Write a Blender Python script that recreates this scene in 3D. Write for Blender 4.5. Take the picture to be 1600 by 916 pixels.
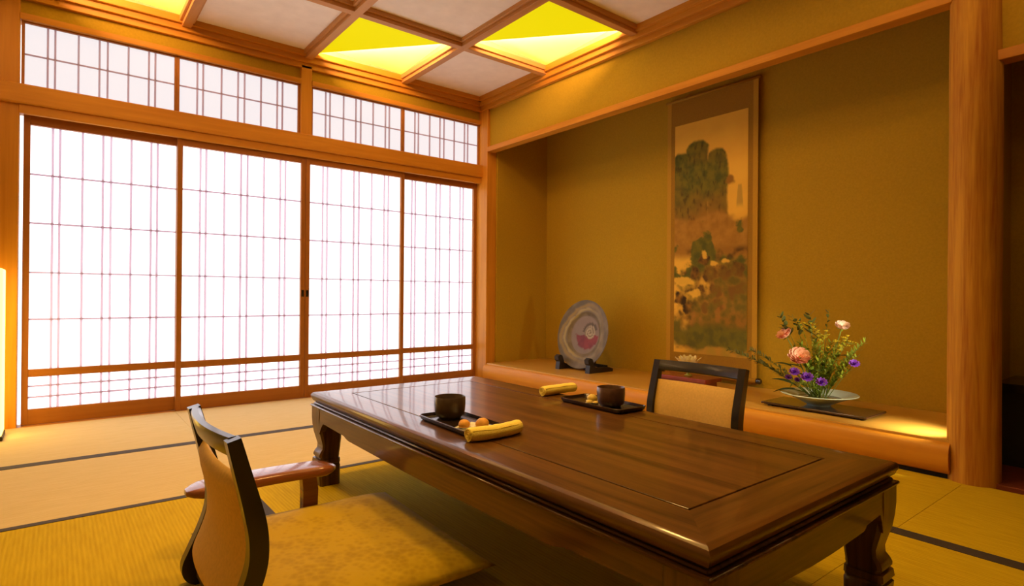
import bpy, bmesh, math, random
from mathutils import Vector, Matrix, noise

# ------------------------------------------------------------------ clear
for o in list(bpy.data.objects):
    bpy.data.objects.remove(o)
SC = bpy.context.scene
COL = SC.collection
random.seed(7)
PI = math.pi

# ------------------------------------------------------------------ camera
YAW, PITCH, ROLL = 0.66920, 0.00252, 0.00806
F_PX = 898.75
fwd = Vector((math.sin(YAW) * math.cos(PITCH), math.cos(YAW) * math.cos(PITCH), math.sin(PITCH)))
rt = Vector((math.cos(YAW), -math.sin(YAW), 0))
up = rt.cross(fwd)
r2 = rt * math.cos(ROLL) + up * math.sin(ROLL)
u2 = -rt * math.sin(ROLL) + up * math.cos(ROLL)
cam_data = bpy.data.cameras.new('camera')
cam_data.sensor_fit = 'HORIZONTAL'
cam_data.sensor_width = 36.0
cam_data.lens = F_PX * 36.0 / 1600.0
cam_data.clip_start = 0.02
cam = bpy.data.objects.new('camera', cam_data)
COL.objects.link(cam)
M = Matrix.Identity(4)
for i in range(3):
    M[i][0], M[i][1], M[i][2] = r2[i], u2[i], -fwd[i]
M[0][3], M[1][3], M[2][3] = -2.90024, -4.12949, 0.75
cam.matrix_world = M
SC.camera = cam

# ------------------------------------------------------------------ light and exposure
SC.view_settings.view_transform = 'Standard'
SC.view_settings.look = 'None'
SC.view_settings.exposure = 0.0
SC.view_settings.gamma = 1.0
SC.view_settings.use_curve_mapping = False
SC.cycles.use_denoising = True
SC.cycles.max_bounces = 10
SC.cycles.diffuse_bounces = 6
SC.cycles.sample_clamp_indirect = 3.0
SC.cycles.caustics_reflective = False
SC.cycles.caustics_refractive = False

PAPER = 2.05                       # lit shoji paper (daylight behind it)
WARM = (1.0, 0.54, 0.27)          # colour of the room's lamps
PANEL = 0.95                        # lamp-lit paper of the ceiling coffers
FILL_W = 8.8                       # fill lamps added in unseen coffers to brighten the table
FILL = {(1, 2), (2, 3), (3, 2)}
STRIP_W = 13.0                     # tube lamp hidden in each coffer
LAMP = 5.0                         # paper floor lamp

world = bpy.data.worlds.new('sky')
SC.world = world
world.use_nodes = True
wb = world.node_tree.nodes['Background']
wb.inputs[0].default_value = (0.94, 0.94, 1.0, 1)
wb.inputs[1].default_value = 2.2


# ------------------------------------------------------------------ mesh helpers
def link(name, bm, mat, parent=None, smooth=False, loc=None):
    me = bpy.data.meshes.new(name)
    bmesh.ops.recalc_face_normals(bm, faces=bm.faces)
    bm.to_mesh(me)
    bm.free()
    for m in (mat if isinstance(mat, (list, tuple)) else [mat]):
        me.materials.append(m)
    if smooth:
        for p in me.polygons:
            p.use_smooth = True
        if smooth is not True:
            me.set_sharp_from_angle(angle=math.radians(smooth))
    o = bpy.data.objects.new(name, me)
    COL.objects.link(o)
    if parent:
        o.parent = parent
    if loc:
        o.location = loc
    return o


def tag(o, label, cat, group=None, kind=None):
    o['label'] = label
    o['category'] = cat
    if group:
        o['group'] = group
    if kind:
        o['kind'] = kind
    return o


def thing(name, label, cat, loc=(0, 0, 0), rotz=0.0, group=None):
    o = bpy.data.objects.new(name, None)
    o.empty_display_size = 0.05
    COL.objects.link(o)
    o.location = loc
    o.rotation_euler = (0, 0, rotz)
    return tag(o, label, cat, group)


def struct(name, bm, mat, label=None, smooth=False, parent=None):
    o = link(name, bm, mat, parent, smooth)
    if parent is None:
        o['kind'] = 'structure'
    if label:
        o['label'] = label
    return o


def copy_tree(o, parent=None):
    c = o.copy()
    COL.objects.link(c)
    if parent:
        c.parent = parent
    for ch in list(o.children):
        copy_tree(ch, c)
    return c


def BM():
    return bmesh.new()


def box(bm, x0, x1, y0, y1, z0, z1, bev=0.0, seg=2):
    vs = [bm.verts.new((x, y, z)) for x in (x0, x1) for y in (y0, y1) for z in (z0, z1)]
    fs = [(0, 1, 3, 2), (4, 6, 7, 5), (0, 4, 5, 1), (2, 3, 7, 6), (0, 2, 6, 4), (1, 5, 7, 3)]
    faces = [bm.faces.new([vs[i] for i in f]) for f in fs]
    if bev > 0:
        es = list({e for f in faces for e in f.edges})
        bmesh.ops.bevel(bm, geom=es, offset=bev, segments=seg, profile=0.5, affect='EDGES')
    return vs


def boxes(lst, bev=0.0):
    bm = BM()
    for b in lst:
        box(bm, *b, bev=bev)
    return bm


def prism(bm, poly, axis, a0, a1):
    """poly: 2D outline, extruded along axis from a0 to a1. axis 0: (y,z)  1: (x,z)  2: (x,y)"""
    def P(p, a):
        if axis == 0:
            return (a, p[0], p[1])
        if axis == 1:
            return (p[0], a, p[1])
        return (p[0], p[1], a)
    A = [bm.verts.new(P(p, a0)) for p in poly]
    B = [bm.verts.new(P(p, a1)) for p in poly]
    n = len(poly)
    bm.faces.new(A)
    bm.faces.new(B[::-1])
    for i in range(n):
        j = (i + 1) % n
        bm.faces.new((A[i], B[i], B[j], A[j]))


def lathe(bm, prof, seg=32, c=(0, 0, 0), close=True):
    rings = []
    for r, z in prof:
        if r < 1e-6:
            rings.append([bm.verts.new((c[0], c[1], c[2] + z))])
        else:
            rings.append([bm.verts.new((c[0] + r * math.cos(2 * PI * k / seg), c[1] + r * math.sin(2 * PI * k / seg), c[2] + z)) for k in range(seg)])
    for a, b in zip(rings[:-1], rings[1:]):
        for k in range(seg):
            k2 = (k + 1) % seg
            if len(a) == 1 and len(b) == 1:
                continue
            if len(a) == 1:
                bm.faces.new((a[0], b[k], b[k2]))
            elif len(b) == 1:
                bm.faces.new((a[k], a[k2], b[0]))
            else:
                bm.faces.new((a[k], a[k2], b[k2], b[k]))


def tube(bm, pts, rad, seg=8, cap=True, flat=1.0):
    pts = [Vector(p) for p in pts]
    n = len(pts)
    if not isinstance(rad, (list, tuple)):
        rad = [rad] * n
    rings = []
    ref = Vector((0.13, 0.21, 1))
    for i in range(n):
        t = (pts[min(i + 1, n - 1)] - pts[max(i - 1, 0)]).normalized()
        a = t.cross(ref)
        if a.length < 1e-3:
            a = t.cross(Vector((1, 0, 0)))
        a.normalize()
        b = t.cross(a)
        rings.append([bm.verts.new(pts[i] + (a * math.cos(2 * PI * k / seg) + b * math.sin(2 * PI * k / seg) * flat) * rad[i]) for k in range(seg)])
    for p, q in zip(rings[:-1], rings[1:]):
        for k in range(seg):
            k2 = (k + 1) % seg
            bm.faces.new((p[k], p[k2], q[k2], q[k]))
    if cap:
        bm.faces.new(rings[0][::-1])
        bm.faces.new(rings[-1])


def loft(bm, sections):
    """sections: list of closed vertex loops with equal counts"""
    rings = [[bm.verts.new(p) for p in s] for s in sections]
    for p, q in zip(rings[:-1], rings[1:]):
        n = len(p)
        for k in range(n):
            k2 = (k + 1) % n
            bm.faces.new((p[k], p[k2], q[k2], q[k]))
    bm.faces.new(rings[0][::-1])
    bm.faces.new(rings[-1])


# ------------------------------------------------------------------ materials
def base_mat(name, rough=0.5):
    m = bpy.data.materials.new(name)
    m.use_nodes = True
    nt = m.node_tree
    b = nt.nodes['Principled BSDF']
    b.inputs['Roughness'].default_value = rough
    return m, nt, b


def c4(c):
    return (c[0], c[1], c[2], 1)


def coords(nt, scale, rnd=True):
    tc = nt.nodes.new('ShaderNodeTexCoord')
    mp = nt.nodes.new('ShaderNodeMapping')
    mp.inputs['Scale'].default_value = scale
    if rnd:
        oi = nt.nodes.new('ShaderNodeObjectInfo')
        mul = nt.nodes.new('ShaderNodeVectorMath')
        mul.operation = 'MULTIPLY_ADD'
        cmb = nt.nodes.new('ShaderNodeCombineXYZ')
        for i in range(3):
            nt.links.new(oi.outputs['Random'], cmb.inputs[i])
        nt.links.new(cmb.outputs[0], mul.inputs[0])
        mul.inputs[1].default_value = (3.1, 2.3, 4.7)
        nt.links.new(tc.outputs['Object'], mul.inputs[2])
        nt.links.new(mul.outputs[0], mp.inputs['Vector'])
    else:
        nt.links.new(tc.outputs['Object'], mp.inputs['Vector'])
    return mp.outputs[0]


def noise_node(nt, vec, scale, detail=4, rough=0.55, dist=0.0):
    n = nt.nodes.new('ShaderNodeTexNoise')
    n.inputs['Scale'].default_value = scale
    n.inputs['Detail'].default_value = detail
    n.inputs['Roughness'].default_value = rough
    n.inputs['Distortion'].default_value = dist
    nt.links.new(vec, n.inputs['Vector'])
    return n.outputs['Fac']


def ramp(nt, fac, stops):
    r = nt.nodes.new('ShaderNodeValToRGB')
    el = r.color_ramp.elements
    while len(el) < len(stops):
        el.new(0.5)
    for e, (p, c) in zip(el, stops):
        e.position = p
        e.color = c4(c)
    nt.links.new(fac, r.inputs[0])
    return r.outputs[0]


def bump(nt, b, fac, strength, dist=0.01):
    bp = nt.nodes.new('ShaderNodeBump')
    bp.inputs['Strength'].default_value = strength
    bp.inputs['Distance'].default_value = dist
    nt.links.new(fac, bp.inputs['Height'])
    nt.links.new(bp.outputs[0], b.inputs['Normal'])


def wood(name, c1, c2, axis=2, rough=0.45, grain=14.0, stretch=0.06, bmp=0.05, coat=0.0, coat_rough=0.15, spec=0.22):
    m, nt, b = base_mat(name, rough)
    s = [1, 1, 1]
    s[axis] = stretch
    v = coords(nt, s)
    f1 = noise_node(nt, v, grain, 5, 0.6, 0.6)
    f2 = noise_node(nt, v, grain * 5, 3, 0.5)
    mx = nt.nodes.new('ShaderNodeMath')
    mx.operation = 'MULTIPLY_ADD'
    nt.links.new(f2, mx.inputs[0])
    mx.inputs[1].default_value = 0.35
    nt.links.new(f1, mx.inputs[2])
    mid = tuple((a + d) / 2 for a, d in zip(c1, c2))
    col = ramp(nt, mx.outputs[0], [(0.45, c2), (0.65, mid), (0.85, c1)])
    nt.links.new(col, b.inputs['Base Color'])
    bump(nt, b, mx.outputs[0], bmp, 0.004)
    b.inputs['Specular IOR Level'].default_value = spec
    if coat:
        b.inputs['Coat Weight'].default_value = coat
        b.inputs['Coat Roughness'].default_value = coat_rough
    return m


def plain(name, c, rough=0.5, var=0.12, scale=30.0, bmp=0.0, spec=0.5, coat=0.0):
    m, nt, b = base_mat(name, rough)
    v = coords(nt, (1, 1, 1))
    f = noise_node(nt, v, scale, 4)
    col = ramp(nt, f, [(0.3, tuple(x * (1 - var) for x in c)), (0.7, tuple(min(1, x * (1 + var)) for x in c))])
    nt.links.new(col, b.inputs['Base Color'])
    b.inputs['Specular IOR Level'].default_value = spec
    if bmp:
        bump(nt, b, f, bmp, 0.003)
    if coat:
        b.inputs['Coat Weight'].default_value = coat
        b.inputs['Coat Roughness'].default_value = 0.08
    return m


def emit(name, c, strength, diffuse=(0.8, 0.8, 0.8)):
    m, nt, b = base_mat(name, 0.8)
    b.inputs['Base Color'].default_value = c4(diffuse)
    b.inputs['Emission Color'].default_value = c4(c)
    b.inputs['Emission Strength'].default_value = strength
    b.inputs['Specular IOR Level'].default_value = 0.1
    return m


def vcol(name, rough=0.7, spec=0.3, bmp=0.0, coat=0.0):
    m, nt, b = base_mat(name, rough)
    a = nt.nodes.new('ShaderNodeVertexColor')
    a.layer_name = 'paint'
    nt.links.new(a.outputs[0], b.inputs['Base Color'])
    b.inputs['Specular IOR Level'].default_value = spec
    if coat:
        b.inputs['Coat Weight'].default_value = coat
    return m


HINOKI = ((0.62, 0.28, 0.025), (0.48, 0.19, 0.012))
W_X = wood('hinoki_x', *HINOKI, axis=0)
W_Y = wood('hinoki_y', *HINOKI, axis=1)
W_Z = wood('hinoki_z', *HINOKI, axis=2)
DOORW = wood('door_wood', (0.40, 0.16, 0.03), (0.30, 0.11, 0.018), axis=2, rough=0.5)
DOORW_X = wood('door_wood_x', (0.40, 0.16, 0.03), (0.30, 0.11, 0.018), axis=0, rough=0.5)
CEILW_X = wood('ceiling_wood_x', (0.60, 0.31, 0.10), (0.48, 0.22, 0.06), axis=0)
CEILW_Y = wood('ceiling_wood_y', (0.60, 0.31, 0.10), (0.48, 0.22, 0.06), axis=1)
PILLAR = wood('pillar_wood', (0.58, 0.30, 0.03), (0.34, 0.12, 0.012), axis=2, grain=34, stretch=0.05, bmp=0.35, rough=0.7, spec=0.15)
BEAM = wood('polished_beam', (0.66, 0.30, 0.025), (0.54, 0.21, 0.012), axis=1, grain=9, rough=0.42, coat=0.08, coat_rough=0.3)
PLATFORM = wood('platform_wood', (0.62, 0.36, 0.07), (0.54, 0.29, 0.05), axis=1, grain=8, rough=0.3, coat=0.2, coat_rough=0.2)
REDBOARD = wood('red_board', (0.22, 0.055, 0.03), (0.14, 0.03, 0.015), axis=1, rough=0.35)
PLASTER = plain('ochre_plaster', (0.42, 0.27, 0.018), 0.9, 0.07, 90, 0.25, 0.1)
CEIL = plain('ceiling_paper', (0.90, 0.84, 0.76), 0.9, 0.04, 12, 0.05, 0.1)
DARKROOM = plain('plain_wall', (0.45, 0.38, 0.2), 0.9)
BLACK = plain('black_lacquer', (0.012, 0.010, 0.009), 0.25, 0.1, 20, 0, 0.5, coat=0.5)
BLACKMATTE = plain('black_stained_wood', (0.014, 0.011, 0.010), 0.5, 0.2)
GROOVE = plain('groove', (0.012, 0.006, 0.003), 0.8)

# kumiko: thin wood, its lavender translucent colour stands in for the daylight glare
KUMIKO, nt, b = base_mat('kumiko_wood', 0.6)
b.inputs['Base Color'].default_value = (0.50, 0.37, 0.34, 1)
tr = nt.nodes.new('ShaderNodeBsdfTranslucent')
tr.inputs[0].default_value = (0.82, 0.72, 0.83, 1)
mixn = nt.nodes.new('ShaderNodeMixShader')
mixn.inputs[0].default_value = 0.6
nt.links.new(b.outputs[0], mixn.inputs[1])
nt.links.new(tr.outputs[0], mixn.inputs[2])
nt.links.new(mixn.outputs[0], nt.nodes['Material Output'].inputs[0])

SHOJI = emit('shoji_paper', (0.97, 0.95, 1.0), PAPER, (0.3, 0.3, 0.3))
SHOJI_T = emit('transom_paper', (1.0, 0.925, 0.94), 0.90, (0.08, 0.08, 0.08))

# tatami: rush weave
def tatami(name, axis, c1, c2):
    m, nt, b = base_mat(name, 0.85)
    s = (1, 1, 1)
    v = coords(nt, s)
    w = nt.nodes.new('ShaderNodeTexWave')
    w.wave_type = 'BANDS'
    w.bands_direction = 'Y' if axis == 0 else 'X'
    w.inputs['Scale'].default_value = 28.0
    w.inputs['Distortion'].default_value = 0.4
    w.inputs['Detail'].default_value = 1.0
    nt.links.new(v, w.inputs['Vector'])
    sc = [1.0, 1.0, 1.0]
    sc[1 - axis] = 12.0
    v2 = coords(nt, tuple(sc))
    f = noise_node(nt, v2, 9.0, 5, 0.6)
    mx = nt.nodes.new('ShaderNodeMath')
    mx.operation = 'MULTIPLY_ADD'
    nt.links.new(w.outputs['Fac'], mx.inputs[0])
    mx.inputs[1].default_value = 0.22
    nt.links.new(f, mx.inputs[2])
    col = ramp(nt, mx.outputs[0], [(0.35, c1), (0.85, c2)])
    nt.links.new(col, b.inputs['Base Color'])
    bump(nt, b, mx.outputs[0], 0.25, 0.003)
    b.inputs['Specular IOR Level'].default_value = 0.04
    return m


TATAMI_X = tatami('tatami_x', 0, (0.63, 0.50, 0.25), (0.74, 0.61, 0.36))  # paler than the other mats: window sheen put into the colour
TATAMI_Y = tatami('tatami_y', 1, (0.49, 0.338, 0.010), (0.62, 0.450, 0.016))  # same rush in deeper gold, without the painted sheen
HERI = plain('tatami_border_cloth', (0.035, 0.026, 0.022), 0.8, 0.2, 200)

TBL = ((0.145, 0.063, 0.014), (0.030, 0.011, 0.003))
T_X = wood('table_wood_x', *TBL, axis=0, rough=0.32, grain=26, stretch=0.04, coat=0.4, coat_rough=0.07)
T_Y = wood('table_wood_y', *TBL, axis=1, rough=0.32, grain=26, stretch=0.04, coat=0.4, coat_rough=0.07)
T_Z = wood('table_wood_z', *TBL, axis=2, rough=0.32, grain=18, stretch=0.05, coat=0.3, coat_rough=0.2)

# ------------------------------------------------------------------ floor and tatami
FL = -0.05
struct('floor', boxes([(-4.3, 0.9, -6.3, 0.3, FL - 0.08, FL)]), W_Y)

TG = 'tatami mats of the room'


def mat_(x0, x1, y0, y1, along, sides, label):
    cx, cy = (x0 + x1) / 2, (y0 + y1) / 2
    t = thing('tatami_mat', label, 'tatami mat', (cx, cy, FL), 0, TG)
    g = 0.0005
    a, bb, c, d = x0 - cx + g, x1 - cx - g, y0 - cy + g, y1 - cy - g
    bm = BM()
    box(bm, a, bb, c, d, 0, -FL, bev=0.0006, seg=1)
    link('rush_mat', bm, TATAMI_X if along == 0 else TATAMI_Y, t)
    h = 0.028
    for s in sides:
        bm = BM()
        if along == 0:
            yy = (d - h, d + 0.0008) if s > 0 else (c - 0.0008, c + h)
            box(bm, a, bb, yy[0], yy[1], 0.001, -FL + 0.0014)
        else:
            xx = (bb - h, bb + 0.0008) if s > 0 else (a - 0.0008, a + h)
            box(bm, xx[0], xx[1], c, d, 0.001, -FL + 0.0014)
        o = link('cloth_border', bm, HERI, t)
        o['label'] = 'dark brown cloth border'
    return t


Y1, Y2, Y3, Y4 = -0.9076, -1.751, -3.44, -5.13
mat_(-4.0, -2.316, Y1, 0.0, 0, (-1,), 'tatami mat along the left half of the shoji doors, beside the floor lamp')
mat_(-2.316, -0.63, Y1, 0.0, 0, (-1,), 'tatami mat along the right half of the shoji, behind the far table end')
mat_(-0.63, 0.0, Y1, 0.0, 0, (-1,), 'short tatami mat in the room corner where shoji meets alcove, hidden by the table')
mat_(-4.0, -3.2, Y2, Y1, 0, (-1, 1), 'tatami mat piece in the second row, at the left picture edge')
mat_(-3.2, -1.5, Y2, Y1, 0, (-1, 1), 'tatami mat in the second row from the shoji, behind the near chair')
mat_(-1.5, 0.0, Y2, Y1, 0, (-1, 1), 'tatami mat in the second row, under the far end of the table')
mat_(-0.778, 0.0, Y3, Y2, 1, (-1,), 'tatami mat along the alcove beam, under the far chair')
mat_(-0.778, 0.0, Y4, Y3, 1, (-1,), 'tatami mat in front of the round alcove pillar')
xs = [-0.778, -1.56, -2.342, -3.124, -3.906]
names = ['tatami mat under the alcove side of the low table', 'tatami mat in deep shade under the table and the gold cushion',
         'tatami mat under the near chair, ribbed and lit golden', 'tatami mat in the bottom left corner of the photo']
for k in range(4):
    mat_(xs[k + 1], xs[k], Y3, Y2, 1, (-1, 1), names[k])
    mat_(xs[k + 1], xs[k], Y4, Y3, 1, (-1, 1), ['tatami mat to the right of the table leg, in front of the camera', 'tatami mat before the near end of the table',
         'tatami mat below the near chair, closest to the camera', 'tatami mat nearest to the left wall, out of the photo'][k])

# ------------------------------------------------------------------ outer walls that close the room
struct('wall_left', boxes([(-4.2, -4.0, -6.3, 0.2, -0.1, 2.75)]), DARKROOM)
struct('wall_front', boxes([(-4.2, 0.9, -6.4, -6.2, -0.1, 2.75)]), DARKROOM)
struct('wall_right', boxes([(0.03, 0.12, -6.2, -4.62, -0.1, 2.75)]), PLASTER)
# shoji wall: plaster left of the post and the strip over the transoms
bm = boxes([(-4.0, -3.15, 0.03, 0.10, -0.05, 2.75), (-3.15, 0.02, 0.025, 0.10, 2.268, 2.75)])
struct('wall_back', bm, PLASTER)

# posts and beams of the shoji wall
struct('trim_1', boxes([(-3.155, -3.069, 0.0, 0.10, FL, 2.40)], 0.004), W_Z, 'orange wooden post at the left end of the shoji')
struct('trim_2', boxes([(-1.553, -1.477, 0.0, 0.10, 1.87, 2.37)], 0.003), W_Z, 'short wooden post between the two transom windows')
struct('trim_3', boxes([(0.004, 0.102, -0.10, 0.10, FL, 2.42)], 0.004), W_Z, 'wooden corner post between shoji and alcove')
bm = BM()
prism(bm, [(-0.034, 1.775), (-0.028, 1.768), (0.06, 1.768), (0.06, 1.8745), (-0.028, 1.8745), (-0.034, 1.869)], 0, -4.0, 0.004)
struct('trim_4', bm, W_X, 'wide wooden beam over the shoji doors')
struct('trim_5', boxes([(-3.07, 0.004, -0.012, 0.016, 1.718, 1.768), (-3.07, 0.004, 0.016, 0.10, 1.728, 1.768)], 0.0015), W_X, 'grooved door head under the wide beam')
struct('trim_6', boxes([(-3.07, -1.553, -0.004, 0.10, 2.235, 2.27), (-1.477, 0.004, -0.004, 0.10, 2.235, 2.27)], 0.002), W_X, 'thin lintel over the transom windows')
struct('trim_7', boxes([(-3.07, 0.004, 0.0, 0.12, FL, -0.002)], 0.001), W_X, 'wooden sill track under the shoji doors')

# ------------------------------------------------------------------ shoji doors and transom windows
FR = (0.1375, 0.183, 0.330, 0.467, 0.522, 0.665, 0.811, 0.858)


def panel(name, x0, x1, yf, z0, z1, stile, top, bot, horiz, rail=None, papermat=SHOJI, fw=W_Z, fwx=W_X, kw=0.0115, depth=0.030, pull=None):
    """one sliding panel: frame, lattice, paper"""
    yb = yf + depth
    bm = boxes([(x0, x0 + stile, yf, yb, z0, z1), (x1 - stile, x1, yf, yb, z0, z1)], 0.002)
    root = struct(name, bm, fw)
    rails = [(x0 + stile, x1 - stile, yf + 0.001, yb, z1 - top, z1), (x0 + stile, x1 - stile, yf + 0.001, yb, z0, z0 + bot)]
    if rail:
        rails.append((x0 + stile, x1 - stile, yf + 0.001, yb, rail[0], rail[1]))
    link('rail', boxes(rails, 0.0015), fwx, root)
    a, c = x0 + stile, x1 - stile
    kb = yb - 0.004
    lst = []
    for f in FR:
        xc = a + (c - a) * f
        lst.append((xc - kw / 2, xc + kw / 2, kb - 0.010, kb, z0 + bot, z1 - top))
    for hz in horiz:
        h = hz if isinstance(hz, tuple) else (hz, kw * 0.8)
        lst.append((a, c, kb - 0.008, kb - 0.0005, h[0] - h[1] / 2, h[0] + h[1] / 2))
    link('lattice', boxes(lst), KUMIKO, root)
    link('paper', boxes([(a, c, kb, kb + 0.002, z0 + bot, z1 - top)]), papermat, root)
    if pull:
        for px in pull:
            link('finger_pull', boxes([(px - 0.009, px + 0.009, yf - 0.0012, yf + 0.004, 0.722, 0.770)], 0.001), BLACK, root)
    return root


HZ = (1.404, 1.130, (0.852, 0.008), 0.588, 0.212, 0.150)
DK = dict(stile=0.030, top=0.052, bot=0.085, horiz=HZ, rail=(0.266, 0.308), fw=DOORW, fwx=DOORW_X)
panel('door_1', -3.053, -2.281, 0.056, 0.0, 1.729, **DK)
panel('door_2', -2.311, -1.509, 0.020, 0.0, 1.729, pull=(-1.524,), **DK)
panel('door_3', -1.507, -0.722, 0.020, 0.0, 1.729, pull=(-1.492,), **DK)
panel('door_4', -0.752, 0.003, 0.056, 0.0, 1.729, **DK)
TK = dict(stile=0.014, top=0.010, bot=0.006, horiz=(2.056,), papermat=SHOJI_T, fw=DOORW, fwx=DOORW_X, depth=0.022, kw=0.0095)
panel('window_1', -3.064, -2.318, 0.020, 1.8745, 2.236, **TK)
panel('window_2', -2.318, -1.554, 0.020, 1.8745, 2.236, **TK)
panel('window_3', -1.476, -0.741, 0.020, 1.8745, 2.236, **TK)
panel('window_4', -0.741, 0.003, 0.020, 1.8745, 2.236, **TK)

# ------------------------------------------------------------------ right side: alcove
D = 0.68
struct('wall_alcove_back', boxes([(D, D + 0.08, -4.62, 0.1, -0.1, 2.6)]), PLASTER)
struct('wall_alcove_left', boxes([(0.103, D, -0.118, -0.04, -0.05, 2.6)]), PLASTER)
struct('wall_alcove_partition', boxes([(0.10, D, -3.45, -3.385, -0.05, 2.6)]), PLASTER)
struct('wall_alcove_end', boxes([(0.03, D, -4.70, -4.62, -0.05, 2.6)]), PLASTER)
struct('wall_frieze', boxes([(0.030, 0.075, -3.38, -0.10, 2.018, 2.37)]), PLASTER)
struct('wall_frieze_right', boxes([(0.045, 0.09, -4.62, -3.53, 1.735, 2.37)]), PLASTER)
struct('ceiling_alcove', boxes([(0.076, D, -3.385, -0.118, 2.34, 2.38), (0.091, D, -4.62, -3.45, 2.2, 2.24)]), CEILW_Y)
struct('trim_8', boxes([(0.0, 0.078, -3.385, -0.10, 1.979, 2.021)], 0.003), W_Y, 'long wooden lintel over the alcove')
struct('trim_9', boxes([(0.02, 0.10, -4.62, -3.53, 1.695, 1.737)], 0.003), W_Y, 'short lower lintel right of the round pillar')

# polished half-log beam at the alcove's front edge
bm = BM()
secs = []
prof = []
for k in range(24):
    a = 2 * PI * k / 24
    ca, sa = math.cos(a), math.sin(a)
    prof.append((0.030 + 0.058 * math.copysign(abs(ca) ** 0.75, ca), 0.084 + 0.069 * math.copysign(abs(sa) ** 0.75, sa)))
for k in range(21):
    y = -0.10 - (3.29) * k / 20
    secs.append([(p[0], y, p[1]) for p in prof])
loft(bm, secs)
struct('trim_10', bm, BEAM, 'round polished beam along the front of the alcove platform', smooth=50)
struct('trim_11', boxes([(0.012, 0.08, -3.38, -0.10, -0.05, 0.04)]), GROOVE, 'base under the alcove beam, blackened as its shadow gap')  # near-black colour paints the shadow gap below the beam
struct('floor_alcove', boxes([(0.004, D, -3.385, -0.118, 0.02, 0.159)], 0.002), PLATFORM)
struct('floor_alcove_right', boxes([(0.022, D, -4.62, -3.45, -0.05, 0.014)], 0.003), REDBOARD)

# natural round pillar
bm = BM()
PX, PY = 0.058, -3.455
secs = []
for k in range(61):
    z = FL + (2.45 - FL) * k / 60
    ring = []
    for j in range(48):
        a = 2 * PI * j / 48
        r = 0.0885 + 0.0022 * noise.noise(Vector((math.cos(a) * 1.2, math.sin(a) * 1.2, z * 0.9))) + 0.0012 * noise.noise(Vector((math.cos(a) * 4, math.sin(a) * 4, z * 2)))
        if z > 1.68:
            r -= 0.004 * min(1, (z - 1.68) * 2)
        ring.append((PX + r * math.cos(a), PY + r * math.sin(a), z))
    secs.append(ring)
loft(bm, secs)
struct('trim_12', bm, PILLAR, 'thick round natural pillar at the right of the alcove', smooth=60)

# shelf in the right-hand alcove
t = thing('shelf_cabinet', 'low black shelf cabinet at the right edge, behind the round pillar', 'cabinet', (0.48, -4.04, 0.014))
link('cabinet_top', boxes([(-0.19, 0.19, -0.565, 0.57, 0.332, 0.371)], 0.003), BLACK, t)
link('shaded_void', boxes([(-0.09, 0.19, -0.565, 0.57, 0.0, 0.332)], 0.002), BLACKMATTE, t)  # black block stands in for the shade in the void under the shelf

# ------------------------------------------------------------------ ceiling
GX = [0.0, -0.755, -1.51, -2.275, -3.03, -3.79, -4.1]
GY = [0.0, -0.86, -1.725, -2.59, -3.455, -4.32, -5.185, -6.3]
LIT = {(1, 0), (3, 0), (0, 1), (1, 2), (3, 2), (2, 3), (1, 4), (3, 4), (4, 1), (4, 3)}
ZB = 2.462
bm = BM()
for k in range(6):
    for j in range(7):
        if (k, j) in LIT:
            continue
        box(bm, GX[k + 1] - 0.001, GX[k] + 0.001, GY[j + 1] - 0.001, GY[j] + 0.001, ZB, ZB + 0.03)
box(bm, 0.0, 0.9, -6.3, 0.2, ZB + 0.0, ZB + 0.03)
box(bm, -4.2, 0.0, 0.0, 0.2, ZB + 0.0, ZB + 0.03)
ceil = struct('ceiling', bm, CEIL)
for k in range(1, 6):
    x = GX[k]
    link('ceiling_beam', boxes([(x - 0.026, x + 0.026, -6.2, 0.0, 2.412, 2.47), (x - 0.042, x + 0.042, -6.2, 0.0, 2.436, 2.47)], 0.003), CEILW_Y, ceil)
for j in range(1, 7):
    y = GY[j]
    link('ceiling_beam', boxes([(-4.0, 0.0, y - 0.026, y + 0.026, 2.4125, 2.47), (-4.0, 0.0, y - 0.042, y + 0.042, 2.4365, 2.47)], 0.003), CEILW_X, ceil)
struct('trim_13', boxes([(-4.0, 0.0, 0.0, 0.06, 2.350, 2.470), (-4.0, 0.0, -0.022, 0.02, 2.388, 2.470), (-4.0, 0.0, -0.045, 0.0, 2.425, 2.470)], 0.003), W_X, 'stepped cornice over the shoji wall')
struct('trim_14', boxes([(0.0, 0.06, -6.2, 0.06, 2.350, 2.470), (-0.022, 0.02, -6.2, 0.0, 2.388, 2.470), (-0.045, 0.0, -6.2, 0.0, 2.425, 2.470)], 0.003), W_Y, 'stepped cornice over the alcove side')

# lamp coffers: a flat yellow triangle of paper, and a white sloping one lit by a tube behind the yellow one
YPAN = emit('yellow_lamp_paper', (1.0, 0.86, 0.002), 0.72, (0.3, 0.25, 0.0))
WPAN = emit('white_lamp_paper', (1.0, 0.72, 0.02), PANEL, (0.82, 0.82, 0.95))
HOUSE = plain('lamp_housing', (0.55, 0.40, 0.18), 0.8)


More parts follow.
